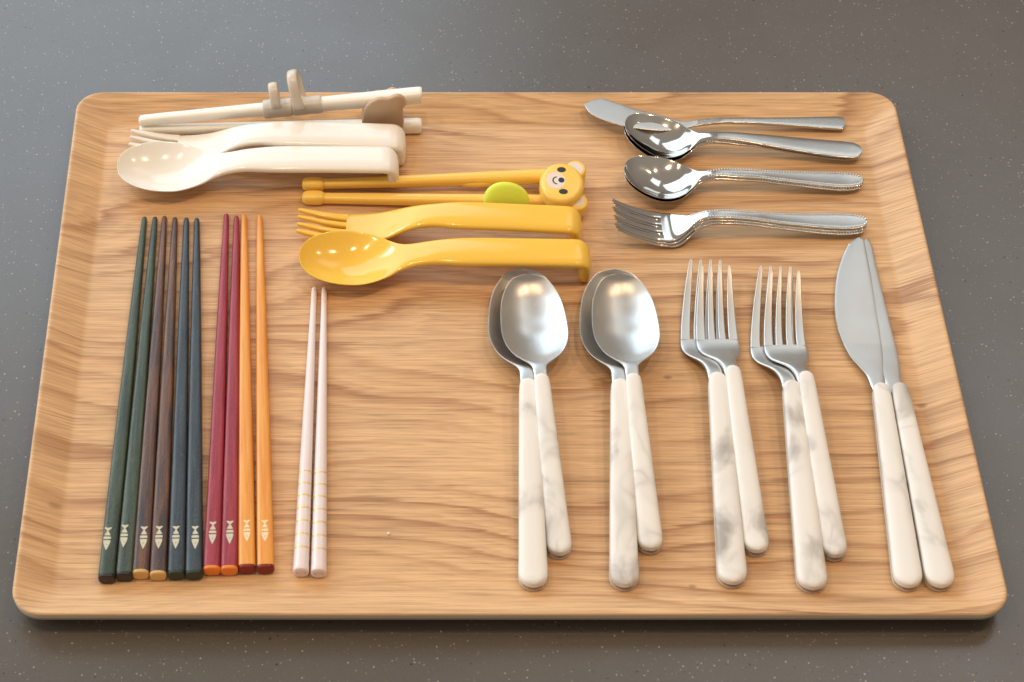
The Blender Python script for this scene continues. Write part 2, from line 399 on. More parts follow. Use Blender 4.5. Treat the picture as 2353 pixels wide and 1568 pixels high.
GREEN = lacquer('green_lacquer', (.020, .034, .020), (.055, .080, .042), .16); DBROWN = lacquer('brown_lacquer', (.040, .024, .022), (.165, .065, .025), .14, .45)
NAVY = lacquer('navy_lacquer', (.018, .026, .036), (.040, .055, .066), .14); RED = lacquer('red_lacquer', (.24, .008, .020), (.36, .030, .048), .10)
ORANGE = lacquer('orange_lacquer', (.74, .27, .035), (.84, .38, .06), .04, .5, .30)
cp = lambda n, c: plastic(n, c, .35, 0)
CAPS = dict(green=cp('black_cap', (.018, .014, .016)), brown=cp('tan_cap', (.66, .42, .16)), navy=cp('dark_green_cap', (.012, .030, .016)), red=cp('orange_cap', (.83, .24, .035)), orange=cp('red_cap', (.20, .008, .010)))
sticks = [
 ((332, 495), (243, 1325), (248, 1212), (244, 1265), 'green', GREEN, 'dark green fish-marked chopstick with black end, leftmost on the tray'),
 ((356, 495), (284, 1320), (284, 1206), (281, 1258), 'green', GREEN, 'dark green fish-marked chopstick with black end, beside the tan-ended brown one'),
 ((378, 493), (322, 1315), (332, 1210), (328, 1262), 'brown', DBROWN, 'mottled brown chopstick with tan end, beside the green pair'),
 ((402, 496), (362, 1318), (366, 1209), (364, 1261), 'brown', DBROWN, 'mottled brown chopstick with tan end, beside the navy pair'),
 ((428, 497), (404, 1317), (405, 1209), (403, 1261), 'navy', NAVY, 'navy blue chopstick with dark green end, beside the brown pair'),
 ((452, 498), (445, 1317), (448, 1209), (449, 1262), 'navy', NAVY, 'navy blue chopstick with dark green end, beside the red pair'),
 ((520, 488), (486, 1306), (489, 1199), (488, 1251), 'red', RED, 'crimson chopstick with orange end, beside the navy pair'),
 ((543, 493), (526, 1306), (529, 1197), (527, 1250), 'red', RED, 'crimson chopstick with orange end, touching the orange chopstick'),
 ((560, 488), (567, 1303), (568, 1195), (566, 1245), 'orange', ORANGE, 'orange chopstick with dark red end, touching the crimson one'),
 ((596, 490), (610, 1303), (608, 1195), (609, 1245), 'orange', ORANGE, 'orange chopstick with dark red end, standing apart on the right of the coloured row')]
for (tp, en, f0, f1, key, mat, lab) in sticks:
    chopstick(tp, en, mat, CAPS[key], lab, 'coloured fish-marked chopsticks laid side by side', (f0, f1), FISHO if key == 'orange' else FISHM, w=.37 if key in ('green', 'brown') else .385)
for (tp, en, rings, lab) in [((722, 657), (691, 1310), (1079, 1107, 1135, 1164, 1194, 1225, 1256), 'pale pink chopstick with gold rings, left one of the pink pair'),
                             ((745, 657), (732, 1312), (1082, 1110, 1138, 1168, 1198, 1229, 1260), 'pale pink chopstick with gold rings, right one nearest the empty tray middle')]:
    A = T(tp[0], tp[1], .25); B = T(en[0], en[1], .6); L = dist(A, B)
    t = empty('pink_chopstick', A, B); tag(t, lab, 'chopstick', 'pink chopsticks with gold rings')
    wf = lambda u: table([(0, .12), (L*.3, .205), (L*.65, .29), (L, .355)], u)
    rows = [(0, .12, .01, .02), (.03, .12, .08, .16), (.15, .125, .12, .24)]+[(L*f, wf(L*f)+.01, wf(L*f), wf(L*f)*1.9) for f in (.1, .3, .5, .65, .8, .97)]+[(L-.06, .355, .35, .68), (L-.01, .355, .31, .60), (L, .355, .02, .04)]
    sweep('shaft', rows, PINK, t, 2.25, seg=4, N=32)
    for ry in rings:
        u = local(A, B, T(lerp(tp[0], en[0], (ry-tp[1])/(en[1]-tp[1])), ry, .65))[0]; w = wf(u)+.008
        sweep('gold_ring', [(u-.035, wf(u)+.01, w, w*1.9), (u+.035, wf(u)+.01, w, w*1.9)], GOLD, t, 2.25, seg=1, N=32)

# ------------------------------------------------------------------ marbled cutlery
def marble_handle(t, x0, x1, w0, w1, z0, z1, k=1.0):
    def rows(dz, th, dw):
        f = lambda q: lerp(w0, w1, q**.85)+dw
        zz = lambda q: lerp(z0, z1, q)+dz
        a = round_rows(x0, f(0), zz(0), th*.72, -1, thk=.45)
        b = round_rows(x1, f(1), zz(1), th*1.0, 1, thk=.55)
        mid = [(lerp(x0+w0, x1-w1, q), zz(q), f(q), th*lerp(.72, 1, q), 0, 0) for q in (0, .15, .35, .55, .75, .9, 1)]
        return a+mid+b
    sweep('handle_grip', rows(.135*k, .50*k, 0), MARB, t, 2.5, 5.0, seg=3, N=36)
    sweep('tang', rows(-.135*k, .09*k, -.015), TANG, t, 4, seg=3, N=24)
    tag(sweep('handle_grip', rows(-.235*k, .15*k, .0), SHELLB, t, 4, 2.6, seg=3, N=28), 'thin dull underside of the grip')
BOWL = [(0, .02), (.02, .25), (.10, .52), (.30, .86), (.9, 1.22), (1.5, 1.42), (2.1, 1.52), (2.7, 1.57), (3.3, 1.59), (3.95, 1.55), (4.5, 1.40), (4.85, 1.23), (5.15, 1.02), (5.45, .72), (5.65, .50), (5.85, .37), (6.2, .33), (6.9, .33)]
def marble_spoon(A, B, s, label, name, group, hw0, hw1, lift=0.0, hs=6.45, zc=0.98):
    t = empty(name, A, B); tag(t, label, 'spoon', group); L = dist(A, B); rows = []
    for u, w in BOWL:
        rim = table([(0, .80), (1.2, .72), (3.3, .74), (4.9, .86), (5.6, .97), (6.2, zc+.02), (7, zc)], u)
        d = table([(0, 0), (.1, .12), (.3, .32), (.9, .52), (2.1, .64), (3.3, .65), (4.2, .55), (4.9, .36), (5.4, .14), (5.75, .0), (7, 0)], u)
        th = table([(0, .10), (.3, .13), (5.2, .14), (6.2, .22), (7, .22)], u)
        rows.append((u*s, rim*s**.5+lift*(1-u*s/L), w*s, th, d*s**.6, 0))
    sweep('bowl', rows, STEELB, t, 3.2, seg=4, N=48)
    x0 = hs*s
    marble_handle(t, x0, L, hw0, hw1, zc*s**.5+lift*(1-x0/L), .33)
    return t
def fork_tines(t, mat, Wr, Wt, xr, zfun, th=.13, n=24, tilt=1.0, gap=.08, tipw=.05, pw=.6, co=lambda u: 0.0, name='tine', p=4.5):
    for k, (fa, fb) in enumerate([(-1, -.5-gap*.7), (-.5+gap, -gap), (gap, .5-gap), (.5+gap*.7, 1)]):
        ct = (-1, -.34, .34, 1)[k]*Wt; V = []; rows = []
        cr, wr = (fa+fb)/2*Wr, (fb-fa)/2*Wr
        for i in range(n+1):
            q = (i/n)**1.35; u = xr*q; f = q**pw
            w = tipw+(wr-tipw)*q**.52
            if k in (0, 3):     # outer edge bows out
                sgn = -1 if k == 0 else 1
                edge = lerp(abs(ct)+tipw, Wr, f); c = sgn*(edge-w)
            else: c = lerp(ct, cr, q**.75)
            if i == 0: w *= .6
            rows.append((u, zfun(u), w, th*lerp(.6, 1, min(1, q*4)), 0, c+co(u)))
        sweep(name, rows, mat, t, p, seg=1, N=20, smooth=45)
def marble_fork(A, B, L_t, label, name, group, hw0, hw1, lift, s=1.0, hs=None, zc=.98, bend=0.0):
    t = empty(name, A, B); tag(t, label, 'fork', group); L = dist(A, B)
    zr = L_t
    prof = [(0, .85), (zr*.3, .50), (zr*.6, .28), (zr*.85, .18), (zr, .155), (zr+.45*s, .17), (zr+1.0*s, .36), (zr+1.6*s, .68), (zr+2.3*s, .92), (zr+3.0*s, zc), (L, .33)]
    pr = catmull([(a, b) for a, b in prof], 6); zf = lambda u: table(pr, u)+lift*(1-u/L)
    cb = catmull([(0, 0), (zr*.5, -bend*.6), (zr, -bend), (zr+.9*s, -bend*.85), (zr+1.9*s, -bend*.42), (zr+2.8*s, -bend*.1), (zr+4*s, 0), (L, 0)], 5); co = lambda u: table(cb, u)
    fork_tines(t, STEELB, 1.01*s, .66*s, zr, zf, co=co)
    rows = []
    for du, w in [(-.03, 1.0), (.25, 1.02), (.6, 1.0), (.95, .91), (1.25, .73), (1.5, .56), (1.75, .44), (2.0, .385), (2.4, .35), (3.3, .35)]:
        rows.append((zr+du*s, zf(zr+du*s), w*s, table([(0, .13), (1.2, .15), (2.2, .22)], du), 0, co(zr+du*s)))
    sweep('head', rows, STEELB, t, 3.6, seg=5, N=44)
    x0 = zr+((hs or 2.35)+.33)*s
    marble_handle(t, x0, L, hw0, hw1, zf(x0), .33)
g_sp = 'marbled handle spoons in overlapping pairs'; g_fk = 'marbled handle forks in overlapping pairs'
marble_spoon(T(1204, 619, .85), T(1226, 1352, .3), 1.13, 'larger marbled-handle spoon under the smaller one, left pair', 'table_spoon', g_sp, .41, .635)
marble_spoon(T(1214, 629, 1.35), T(1287, 1279, .3), 1.0, 'smaller marbled-handle spoon lying on top in the left pair', 'dessert_spoon', g_sp, .36, .555, .50)
marble_spoon(T(1414, 620, .85), T(1435, 1352, .3), 1.13, 'larger marbled-handle spoon under the smaller one, pair next to the forks', 'table_spoon', g_sp, .41, .635)
marble_spoon(T(1424, 628, 1.35), T(1496, 1268, .3), 1.0, 'smaller marbled-handle spoon lying on top in the pair next to the forks', 'dessert_spoon', g_sp, .36, .555, .50)
marble_fork(T(1622, 597, .85), T(1684, 1346, .3), 4.7, 'larger marbled-handle fork underneath in the pair next to the spoons', 'table_fork', g_fk, .41, .635, 0, 1.08, 2.25, bend=.36)
marble_fork(T(1645, 611, 1.2), T(1740, 1273, .3), 4.15, 'smaller marbled-handle fork on top in the pair next to the spoons', 'dessert_fork', g_fk, .36, .555, .34, 1.0, 2.0, bend=.32)
marble_fork(T(1783, 612, .85), T(1868, 1358, .3), 4.75, 'larger marbled-handle fork underneath in the pair next to the knives', 'table_fork', g_fk, .41, .655, 0, 1.08, 2.25, bend=.46)
marble_fork(T(1804, 623, 1.2), T(1920, 1284, .3), 4.15, 'smaller marbled-handle fork on top in the pair next to the knives', 'dessert_fork', g_fk, .36, .555, .34, 1.0, 2.0, bend=.48)

def edges_to_rows(A, B, up, lo, zf, thf, teeth=None, n=60, dz=0.0):
    """up/lo: traced edges (px,py) of a flat blade; returns rows across the local frame"""
    def tr(pts):
        out = []
        for (x, y) in pts:
            q = local(A, B, T(x, y, .5)); q = local(A, B, T(x, y, zf(q[0]))); out.append(q)
        return catmull(out, 8)
    U, Lo = tr(up), tr(lo); u0 = max(min(p[0] for p in U), min(p[0] for p in Lo)); u1 = min(max(p[0] for p in U), max(p[0] for p in Lo))
    U.sort(); Lo.sort(); rows = []
    for i in range(n+1):
        f = i/n; u = u0+(u1-u0)*(f if teeth else (.5-.5*math.cos(math.pi*f))*.35+f*.65)
        a, b = table(U, u), table(Lo, u)
        if teeth and teeth[0] < u < teeth[1] and i % 2: b += teeth[2] if b < a else -teeth[2]
        rows.append((u, zf(u)+dz, abs(a-b)/2, thf(u), 0, (a+b)/2))
    return rows
kn_l = [(1973, 546.3), (1969.5, 546.8), (1952, 559), (1937.5, 583), (1925, 620), (1919, 652), (1916.7, 686.5), (1916.7, 706), (1920, 738), (1930, 770), (1942.5, 799.5), (1957, 824), (1977, 846), (1991.5, 863), (2000.5, 885), (2006, 900)]
kn_r = [(1973, 546.3), (1977, 546.2), (1984, 550), (1989, 571), (2001, 632.5), (2013.6, 711), (2026, 792), (2034.0, 878), (2035, 900)]
k2_r = [(1990, 549), (1994, 550), (2000, 556), (2013.6, 613), (2033, 694), (2048, 755), (2063, 817), (2072.6, 883), (2076, 905)]
k2_l = [(1990, 549), (1985, 551), (1968, 562), (1955, 600), (1947, 652), (1945, 706), (1950, 745), (1962, 790), (1985, 826), (2012, 853), (2030, 872), (2036, 890), (2038, 905)]
for (rt, lf, e0, lift, lab, hw) in [(kn_r, kn_l, (2088, 1353), .17, 'serrated table knife with marbled handle, full blade lying on top, beside the forks', .60),
                                    (k2_r, k2_l, (2163, 1353), .0, 'table knife by the right rim, its blade partly under the other knife', .61)]:
    tipp = rt[0]; A = T(tipp[0], tipp[1], .35); B = T(e0[0], e0[1], .3); t = empty('table_knife', A, B); tag(t, lab, 'knife', 'marbled handle table knives'); L = dist(A, B)
    zf = lambda u, lift=lift, L=L: table([(0, .10), (7, .22), (10, .40), (L, .33)], u)+lift*max(0, 1-u/10)
    rows = edges_to_rows(A, B, rt, lf, zf, lambda u: table([(0, .06), (1, .09), (8, .10), (10, .18)], u), (.5, 6.0, .075) if lift else None, 150 if lift else 60)
    tag(sweep('blade', rows, STEELB, t, 2.2, 3.0, seg=1, N=28, smooth=35), 'broad serrated blade' if lift else None)
    x0 = local(A, B, T(2017 if lift else 2055, 880, .6))[0]
    marble_handle(t, x0, L, .395, hw+.03, .43, .33)

# ------------------------------------------------------------------ small steel cutlery
def beads(t, fn, u0, u1, step=.13, r=.058):
    """fn(u) -> (z, half width, centre)"""
    V, F = [], []
    def bead(x, y, z):
        b = len(V)
        for (lat, m) in ((-.2, 6), (.45, 6)):
            for k in range(m):
                a = 2*math.pi*(k+lat)/m; c = math.cos(lat*1.5); V.append((x+r*c*math.cos(a), y+r*c*math.sin(a), z+r*math.sin(lat*1.6)))
        V.append((x, y, z+r)); 
        for k in range(6):
            F.append((b+k, b+(k+1) % 6, b+6+(k+1) % 6, b+6+k)); F.append((b+6+k, b+6+(k+1) % 6, b+12))
    pts = []
    for sg in (1, -1):
        q = [fn(u0+(u1-u0)*i/400)+(u0+(u1-u0)*i/400,) for i in range(401)]
        path = [(u, c+sg*max(0, w-.125), z) for z, w, c, u in q]
        acc = 0; bead(*path[0])
        for a, b in zip(path, path[1:]):
            acc += math.dist(a, b)
            if acc >= step: acc = 0; bead(*b)
    o = mesh_obj('beaded_border', V, F, BEADM, t, 60); o['kind'] = 'stuff'
def handle_rows_beaded(L, zf, u0, wn=.33, we=.56):
    ws = [(u0, wn), (u0+1.0, .33), (u0+2.3, .34), (L*.62, .38), (L*.75, .46), (L*.87, we), (L*.93, we*.97), (L-.42, we*.84), (L-.18, we*.64), (L-.06, we*.42), (L, .03)]
    return ws
def teaspoon(A, B, label, group, name, bent, beaded, lift=0.0, hb=0.0, sc=1.0):
    t = empty(name, A, B); tag(t, label, 'teaspoon', group); L = dist(A, B); rows = []
    BW = [(0, .02), (.02, .20), (.09, .42), (.25, .68), (.6, .98), (1.1, 1.20), (1.7, 1.30), (2.3, 1.25), (2.9, 1.02), (3.3, .76), (3.6, .52), (3.85, .36), (4.2, .30), (4.8, .29)]
    cf = lambda u: table([(0, bent), (.5, bent*.75), (1.2, bent*.4-.10), (2.0, bent*.1-.2), (3.2, -.2), (4.3, -.06), (5, 0), (L, 0)], u)
    zf = lambda u: table([(0, 1.15), (.8, 1.0), (1.8, .86), (2.8, .80), (3.5, .82), (4.1, .94), (5.0, 1.0), (6.5, .92), (9, .60), (L-1, .38), (L, .36)], u)+lift+(hb*u/L)
    if beaded: hw = handle_rows_beaded(L, zf, 4.8, .31)
    else: hw = [(4.8, .29), (5.8, .32), (7.5, .42), (9.5, .54), (L-.65, .60), (L-.4, .56), (L-.2, .45), (L-.08, .30), (L-.02, .16), (L, .02)]
    us = BW+hw[1:]
    for u, w in us:
        d = table([(0, 0), (.1, .10), (.3, .26), (.7, .45), (1.7, .64), (2.5, .56), (3.1, .30), (3.5, .10), (3.8, 0), (L, 0)], u)
        th = table([(0, .09), (3, .10), (4, .18), (5, .20), (8, .15), (L, .15)], u)
        rows.append((u, zf(u), w*(1.16 if u < 3.0 else 1.08 if u < 3.7 else 1), th, d+(.03 if (beaded and u > 5) else 0), cf(u)))
    sm = catmull(rows, 4)
    k = max(i for i, r in enumerate(sm) if r[0] <= 4.8)
    sweep('bowl', sm[:k+1], STEELP, t, 3.4, seg=1, N=44)
    sweep('handle', sm[k:], STEELM, t, 3.4, seg=1, N=44)
    if beaded:
        tab_w = [(r[0], r[2]) for r in sm]
        beads(t, lambda u: (zf(u)+table([(4, .095), (5, .09), (8, .07)], u), table(tab_w, u), cf(u)), 4.3, L-.02)
    return t
g_t = 'polished teaspoons stacked at the upper right'
tA = lambda y, z: T(1432, y, z)
teaspoon(T(1432, 322, .62), T(1978, 352, .36), 'beaded teaspoon hidden beneath the plain teaspoon', g_t, 'teaspoon', .38, True, -.06)
teaspoon(T(1434, 311, .8), T(1981, 348, .5), 'plain teaspoon with smooth rounded handle, lying over the butter knife', g_t, 'teaspoon', .38, False, .06, .1)
teaspoon(T(1432, 416, .62), T(1981, 420, .36), 'beaded teaspoon underneath, second of the pair below the plain teaspoon', g_t, 'teaspoon', .08, True, -.07)
teaspoon(T(1433, 408, .8), T(1984, 412, .5), 'beaded teaspoon on top of its twin, between plain teaspoon and fork stack', g_t, 'teaspoon', .08, True, .05)
def small_fork(A, B, label, lift, rot=0):
    t = empty('small_fork', A, B); tag(t, label, 'fork', 'beaded forks stacked by the right rim'); L = dist(A, B)
    pr = catmull([(0, 1.42), (.6, 1.02), (1.3, .66), (2.0, .38), (2.6, .24), (3.1, .22), (3.6, .38), (4.1, .72), (4.6, .98), (5.4, 1.08), (6.6, .98), (9, .60), (L-1, .38), (L, .36)], 4)
    zf = lambda u: table(pr, u)+lift
    fork_tines(t, STEELP, 1.0, .86, 2.55, zf, th=.12, gap=.075, tipw=.05, pw=.7)
    ws = [(2.52, .98), (2.8, 1.0), (3.1, .95), (3.4, .80), (3.7, .60), (4.0, .44), (4.3, .35), (4.8, .31)]
    rows = [(u, zf(u), w, table([(2.5, .12), (3.8, .14), (4.5, .20)], u), 0, 0) for u, w in ws]
    hw = handle_rows_beaded(L, zf, 4.8, .31)
    rows += [(u, zf(u), w, table([(4.8, .20), (8, .15), (L, .15)], u), .03, 0) for u, w in hw[1:]]
    sm = catmull(rows, 4)
    k = max(i for i, r in enumerate(sm) if r[0] <= 4.8)
    sweep('head', sm[:k+1], STEELP, t, 3.6, seg=1, N=40)
    sweep('handle', sm[k:], STEELM, t, 3.6, seg=1, N=40)
    tw = [(r[0], r[2]) for r in sm]
    beads(t, lambda u: (zf(u)+table([(4, .095), (5, .09), (8, .07)], u), table(tw, u), 0), 4.0, L-.02)
small_fork(T(1416, 502, 1.30), T(1989, 523, .3), 'beaded fork at the bottom of the stack of three', -.04)
small_fork(T(1412, 496, 1.40), T(1991, 516, .4), 'beaded fork in the middle of the stack of three', .07)
small_fork(T(1409, 488, 1.55), T(1993, 509, .55), 'beaded fork on top of the stack of three, tines pointing left', .18)

# butter knife
A = T(1342, 241, .95); B = T(1942, 285, .3); L = dist(A, B)
t = empty('butter_knife', A, B); tag(t, 'steel butter knife with angled tip, partly under the plain teaspoon', 'butter knife')
zf = lambda u: table([(0, .95), (2, .86), (4.5, .62), (5.6, .56), (7.2, .64), (8.8, .58), (L, .22)], u)
up = [(1342, 240.7), (1345, 238.5), (1383, 226.4), (1389, 228), (1451, 248.6), (1515, 265), (1565, 278.5), (1594, 278.5), (1642, 273.5), (1705, 273), (1820, 271.5), (1927, 270), (1939, 273), (1941.5, 280)]
lo = [(1342, 240.7), (1346, 248), (1356, 261), (1388, 277), (1420, 287), (1480, 298), (1540, 301), (1575, 297), (1594, 292), (1642, 285.5), (1705, 285), (1820, 291), (1925, 298.5), (1939, 298), (1941.5, 290)]
rows = edges_to_rows(A, B, up, lo, zf, lambda u: table([(0, .07), (4, .09), (6, .16), (8, .20), (L, .17)], u), None, 90)
sweep('blade', [r for r in rows if r[0] <= 6.1], STEELB, t, 4, seg=1, N=28); sweep('handle', [r for r in rows if r[0] >= 5.9], STEELM, t, 5, seg=1, N=28)

# ------------------------------------------------------------------ children's cutlery
def child_handle_rows(L, x, w=.87, z=1.55):
    r = [(x, z, w, .48), (L*.75, z+.01, w+.01, .48), (L-1.2, z-.02, w+.02, .48), (L-.75, z-.03, w+.02, .48), (L-.52, z-.09, w+.01, .52), (L-.36, z-.27, w-.03, .60), (L-.31, z-.52, w-.06, .62), (L-.30, z-.85, w-.08, .62), (L-.30, .42, w-.10, .60), (L-.30, .20, w-.18, .56), (L-.30, .08, w-.34, .46), (L-.30, .02, .30, .24)]
    return [tuple(a)+(0, 0) for a in r]
def child_spoon(A, B, mat, label, group):
    t = empty('child_spoon', A, B); tag(t, label, 'spoon', group); L = dist(A, B)
    BW = [(0, .03), (.02, .28), (.10, .58), (.32, .96), (.8, 1.33), (1.5, 1.60), (2.3, 1.70), (3.1, 1.64), (3.9, 1.38), (4.5, 1.08), (4.9, .88), (5.3, .76), (5.8, .70), (6.6, .72)]
    rows = []
    for u, w in BW:
        z = table([(0, 1.2), (1.5, 1.12), (3.1, 1.02), (4.4, 1.0), (5.2, 1.16), (6.0, 1.38), (6.6, 1.48)], u)
        d = table([(0, 0), (.1, .14), (.32, .36), (.8, .60), (1.6, .80), (2.5, .84), (3.4, .66), (4.1, .36), (4.7, .12), (5.2, .0), (7, 0)], u)
        th = table([(0, .16), (.4, .22), (4, .26), (5, .36), (6.6, .46)], u)
        rows.append((u, z, w*(1.065 if u < 4.6 else 1.04), th, d*1.04, 0))
    sm = catmull(rows+child_handle_rows(L, 8.0), 5)
    sweep('bowl', [r for r in sm if r[0] <= 5.35], mat, t, 2.8, seg=1, N=52)
    i0 = max(i for i, r in enumerate(sm) if r[0] <= 5.3 and i < len(sm)//2)
    sweep('handle', sm[i0:], mat, t, 3.0, seg=1, N=52)
def child_fork(A, B, mat, label, group):
    t = empty('child_fork', A, B); tag(t, label, 'fork', group); L = dist(A, B)
    pr = catmull([(0, .80), (.8, .56), (1.6, .38), (2.5, .28), (3.2, .30), (3.9, .42), (4.6, .70), (5.3, 1.05), (6.0, 1.32), (6.8, 1.48), (8, 1.55)], 4); zf = lambda u: table(pr, u)
    fork_tines(t, mat, .98, .74, 2.5, zf, th=.24, gap=.09, tipw=.075, pw=.8, p=4.0)
    rows = [(u, zf(u), w, table([(2.4, .24), (4, .30), (5.5, .40), (7, .46)], u), d, 0) for u, w, d in [(2.45, .97, 0), (2.8, 1.0, .02), (3.4, 1.02, .06), (4.0, 1.0, .10), (4.6, .93, .12), (5.3, .82, .06), (6.0, .75, 0), (6.8, .74, 0)]]
    sm = catmull(rows+child_handle_rows(L, 8.0), 5)
    i0 = max(i for i, r in enumerate(sm) if r[0] <= 5.3 and i < len(sm)//2)
    sweep('head', sm[:i0+2], mat, t, 2.8, seg=1, N=52); sweep('handle', sm[i0:], mat, t, 3.0, seg=1, N=52)
child_fork(T(683, 506, .8), T(1339, 500, 1.75), YELLOW, 'yellow plastic child fork between the bear chopsticks and yellow spoon', 'plastic cutlery for children')
child_spoon(T(688, 590, 1.1), T(1360, 576, 1.75), YELLOW, 'yellow plastic child spoon with hooked handle end', 'plastic cutlery for children')
child_fork(T(297, 323, .8), T(933, 309, 1.75), CREAM, 'cream plastic child fork behind the cream spoon, before the ring chopsticks', 'plastic cutlery for children')
child_spoon(T(270, 381, 1.1), T(917, 361, 1.75), CREAM, 'cream plastic child spoon with hooked handle end', 'plastic cutlery for children')

# ------------------------------------------------------------------ ivory training chopsticks with rings
A = T(320, 296, .35); B = T(969, 289, .4); L = dist(A, B)
t = empty('training_chopsticks', A, B); tag(t, 'ivory training chopsticks with finger rings and a brown bear-head clip', 'training chopsticks')
def stick_rows(L, z0, z1, w0, w1, c0=0, c1=0):
    f = lambda q: (L*q, lerp(z0, z1, q), lerp(w0, w1, q), 2*lerp(w0, w1, q), 0, lerp(c0, c1, q))
    r = [(0, z0, .03, .06, 0, c0), (.03, z0, w0*.72, w0*1.4, 0, c0), (.14, z0, w0*.97, w0*1.95, 0, c0)]
    r += [f(q) for q in (.04, .2, .4, .6, .8, .985)]
    g = f(1.0); r += [(L-.10, g[1], w1*.97, w1*1.9, 0, c1), (L-.02, g[1], w1*.82, w1*1.6, 0, c1), (L, g[1], w1*.3, w1*.6, 0, c1)]
    return r
sweep('stick', stick_rows(L, .27, .40, .24, .37), WHITEP, t, 3.0, seg=4, N=32)
# the upper stick rises from the lower tip; its height at the far end is read off the picture
z1 = 2.30
sweep('stick', stick_rows(L, .80, z1, .26, .40, .12, .30), WHITEP, t, 3.0, seg=4, N=32)
def up(px):   # point on the upper stick under photo column px
    q = (px-320)/(966-320); return L*q, lerp(.80, z1, q), lerp(.12, .30, q)
def on_axis(o, px, slope=math.atan2(z1-.8, L)):
    x, z, c = up(px); o.location = (x*K, c*K, z*K); o.rotation_euler = (0, -slope, math.atan2(.18, L)); return o
for (a, b, rw) in ((606, 671, .44), (672, 739, .43)):
    xa, xb = up(a)[0], up(b)[0]; h = (xb-xa)/2
    o = sweep('ring_sleeve', [(-h, 0, rw*.93, rw*1.86), (-h+.04, 0, rw, rw*2), (0, 0, rw, rw*2), (h-.04, 0, rw*.99, rw*1.98), (h, 0, rw*.93, rw*1.86)], GREYP, t, 2.8, seg=3, N=32)
    on_axis(o, (a+b)/2)
def finger_ring(px, ry, rz, zc, wid, thk, lean, turn):
    V, F = [], []; n, m = 40, 12
    for i in range(n):
        a = 2*math.pi*i/n
        for k in range(m):
            b = 2*math.pi*k/m; s = math.copysign(abs(math.cos(b))**.8, math.cos(b)); q = math.copysign(abs(math.sin(b))**.8, math.sin(b))
            V.append((s*wid, (ry+q*thk)*math.sin(a), (rz+q*thk)*math.cos(a)+zc))
    for i in range(n):
        for k in range(m): F.append((i*m+k, ((i+1) % n)*m+k, ((i+1) % n)*m+(k+1) % m, i*m+(k+1) % m))
    o = mesh_obj('finger_ring', V, F, GREYP, t, 60); on_axis(o, px); o.rotation_euler[1] += R(lean); o.rotation_euler[2] += R(turn); return o
finger_ring(637, .50, .62, .93, .25, .12, -1, 5)
finger_ring(694, .80, 1.02, 1.18, .27, .13, -7, 1)
# bear-head clip: two upright plates either side of both sticks
def bear_plate(cy, dx, dz, sc):
    x0 = up(838)[0]; x1 = up(926)[0]; w = (x1-x0)
    prof = [(0, 0), (-.02*w, .35), (0, .9), (.05*w, 1.38), (.18*w, 1.76), (.38*w, 2.0), (.58*w, 2.02), (.66*w, 2.06), (.74*w, 2.17), (.86*w, 2.22), (.97*w, 2.10), (1.04*w, 1.86), (1.05*w, 1.60), (.98*w, 1.38), (.97*w, 1.2), (1.0*w, .8), (1.0*w, .35), (.98*w, 0)]
    pts = [(p[0]*sc, p[1]*sc) for p in catmull(prof, 4)][:-1]
    o = prism('bear_plate', pts, -.15, .15, BROWNP, t, .11, 4)
    o.rotation_euler = (math.pi/2, 0, 0); o.location = ((x0+dx)*K, cy*K, dz*K); return o
bear_plate(-.50, -.16, .72, 1.06); bear_plate(.80, -.16, .26, .93)
sweep('clip_pin', [(up(880)[0]-.3, 1.55, .15, .3), (up(880)[0]+.3, 1.55, .15, .3)], BROWNP, t, 2, seg=1, N=16)

# ------------------------------------------------------------------ yellow bear training chopsticks
A = T(694, 452, .35); B = T(1350, 462, .35); L = dist(A, B)
t = empty('training_chopsticks', A, B); tag(t, 'yellow training chopsticks with a bear-face disc and lime finger rest', 'training chopsticks')
def pxl(px, py, h): return local(A, B, T(px, py, h))
a0 = pxl(700, 425, .45); a1 = pxl(1262, 405, .62); b0 = pxl(700, 454, .35); b1 = pxl(1340, 464, .5)
def bar(name, p, q, z0, z1, w0, w1, mat):
    n = 10; rows = []
    for i in range(n+1):
        f = i/n; rows.append((lerp(p[0], q[0], f), lerp(z0, z1, f), lerp(w0, w1, f), 2*lerp(w0, w1, f)*.95, 0, lerp(p[1], q[1], f)))
    return sweep(name, rows, mat, t, 2.7, seg=2, N=28)
bar('stick', (a0[0]+.8, a0[1]+.01), a1, .50, .60, .24, .37, YELLOW2); bar('stick', (b0[0]+.8, b0[1]), b1, .32, .44, .26, .36, YELLOW2)
for (p, zz) in ((a0, .50), (b0, .34)):
    w = .34
    o = sweep('gripping_tip', [(p[0]-.14, zz, .03, .05, 0, p[1]), (p[0]-.11, zz, w*.5, w*1.0, 0, p[1]), (p[0]+.0, zz, w*.85, w*1.6, 0, p[1]), (p[0]+.25, zz, w, w*1.9, 0, p[1]), (p[0]+.75, zz, w, w*1.9, 0, p[1]), (p[0]+.93, zz, w*.86, w*1.65, 0, p[1]), (p[0]+1.02, zz, w*.6, w*1.2, 0, p[1])], YELLOW2, t, 2.8, seg=4, N=32)
# small ridges on the inner side of the rear tip
V, F = [], []
for k in range(5):
    sweep('', [(a0[0]+.08+k*.17, .62, .03, .16, 0, a0[1]-.24), (a0[0]+.13+k*.17, .62, .05, .20, 0, a0[1]-.25), (a0[0]+.18+k*.17, .62, .03, .16, 0, a0[1]-.24)], None, None, 2, seg=2, N=12, joined=(V, F))
o = mesh_obj('grip_ridges', V, F, YELLOW2, t, 60)
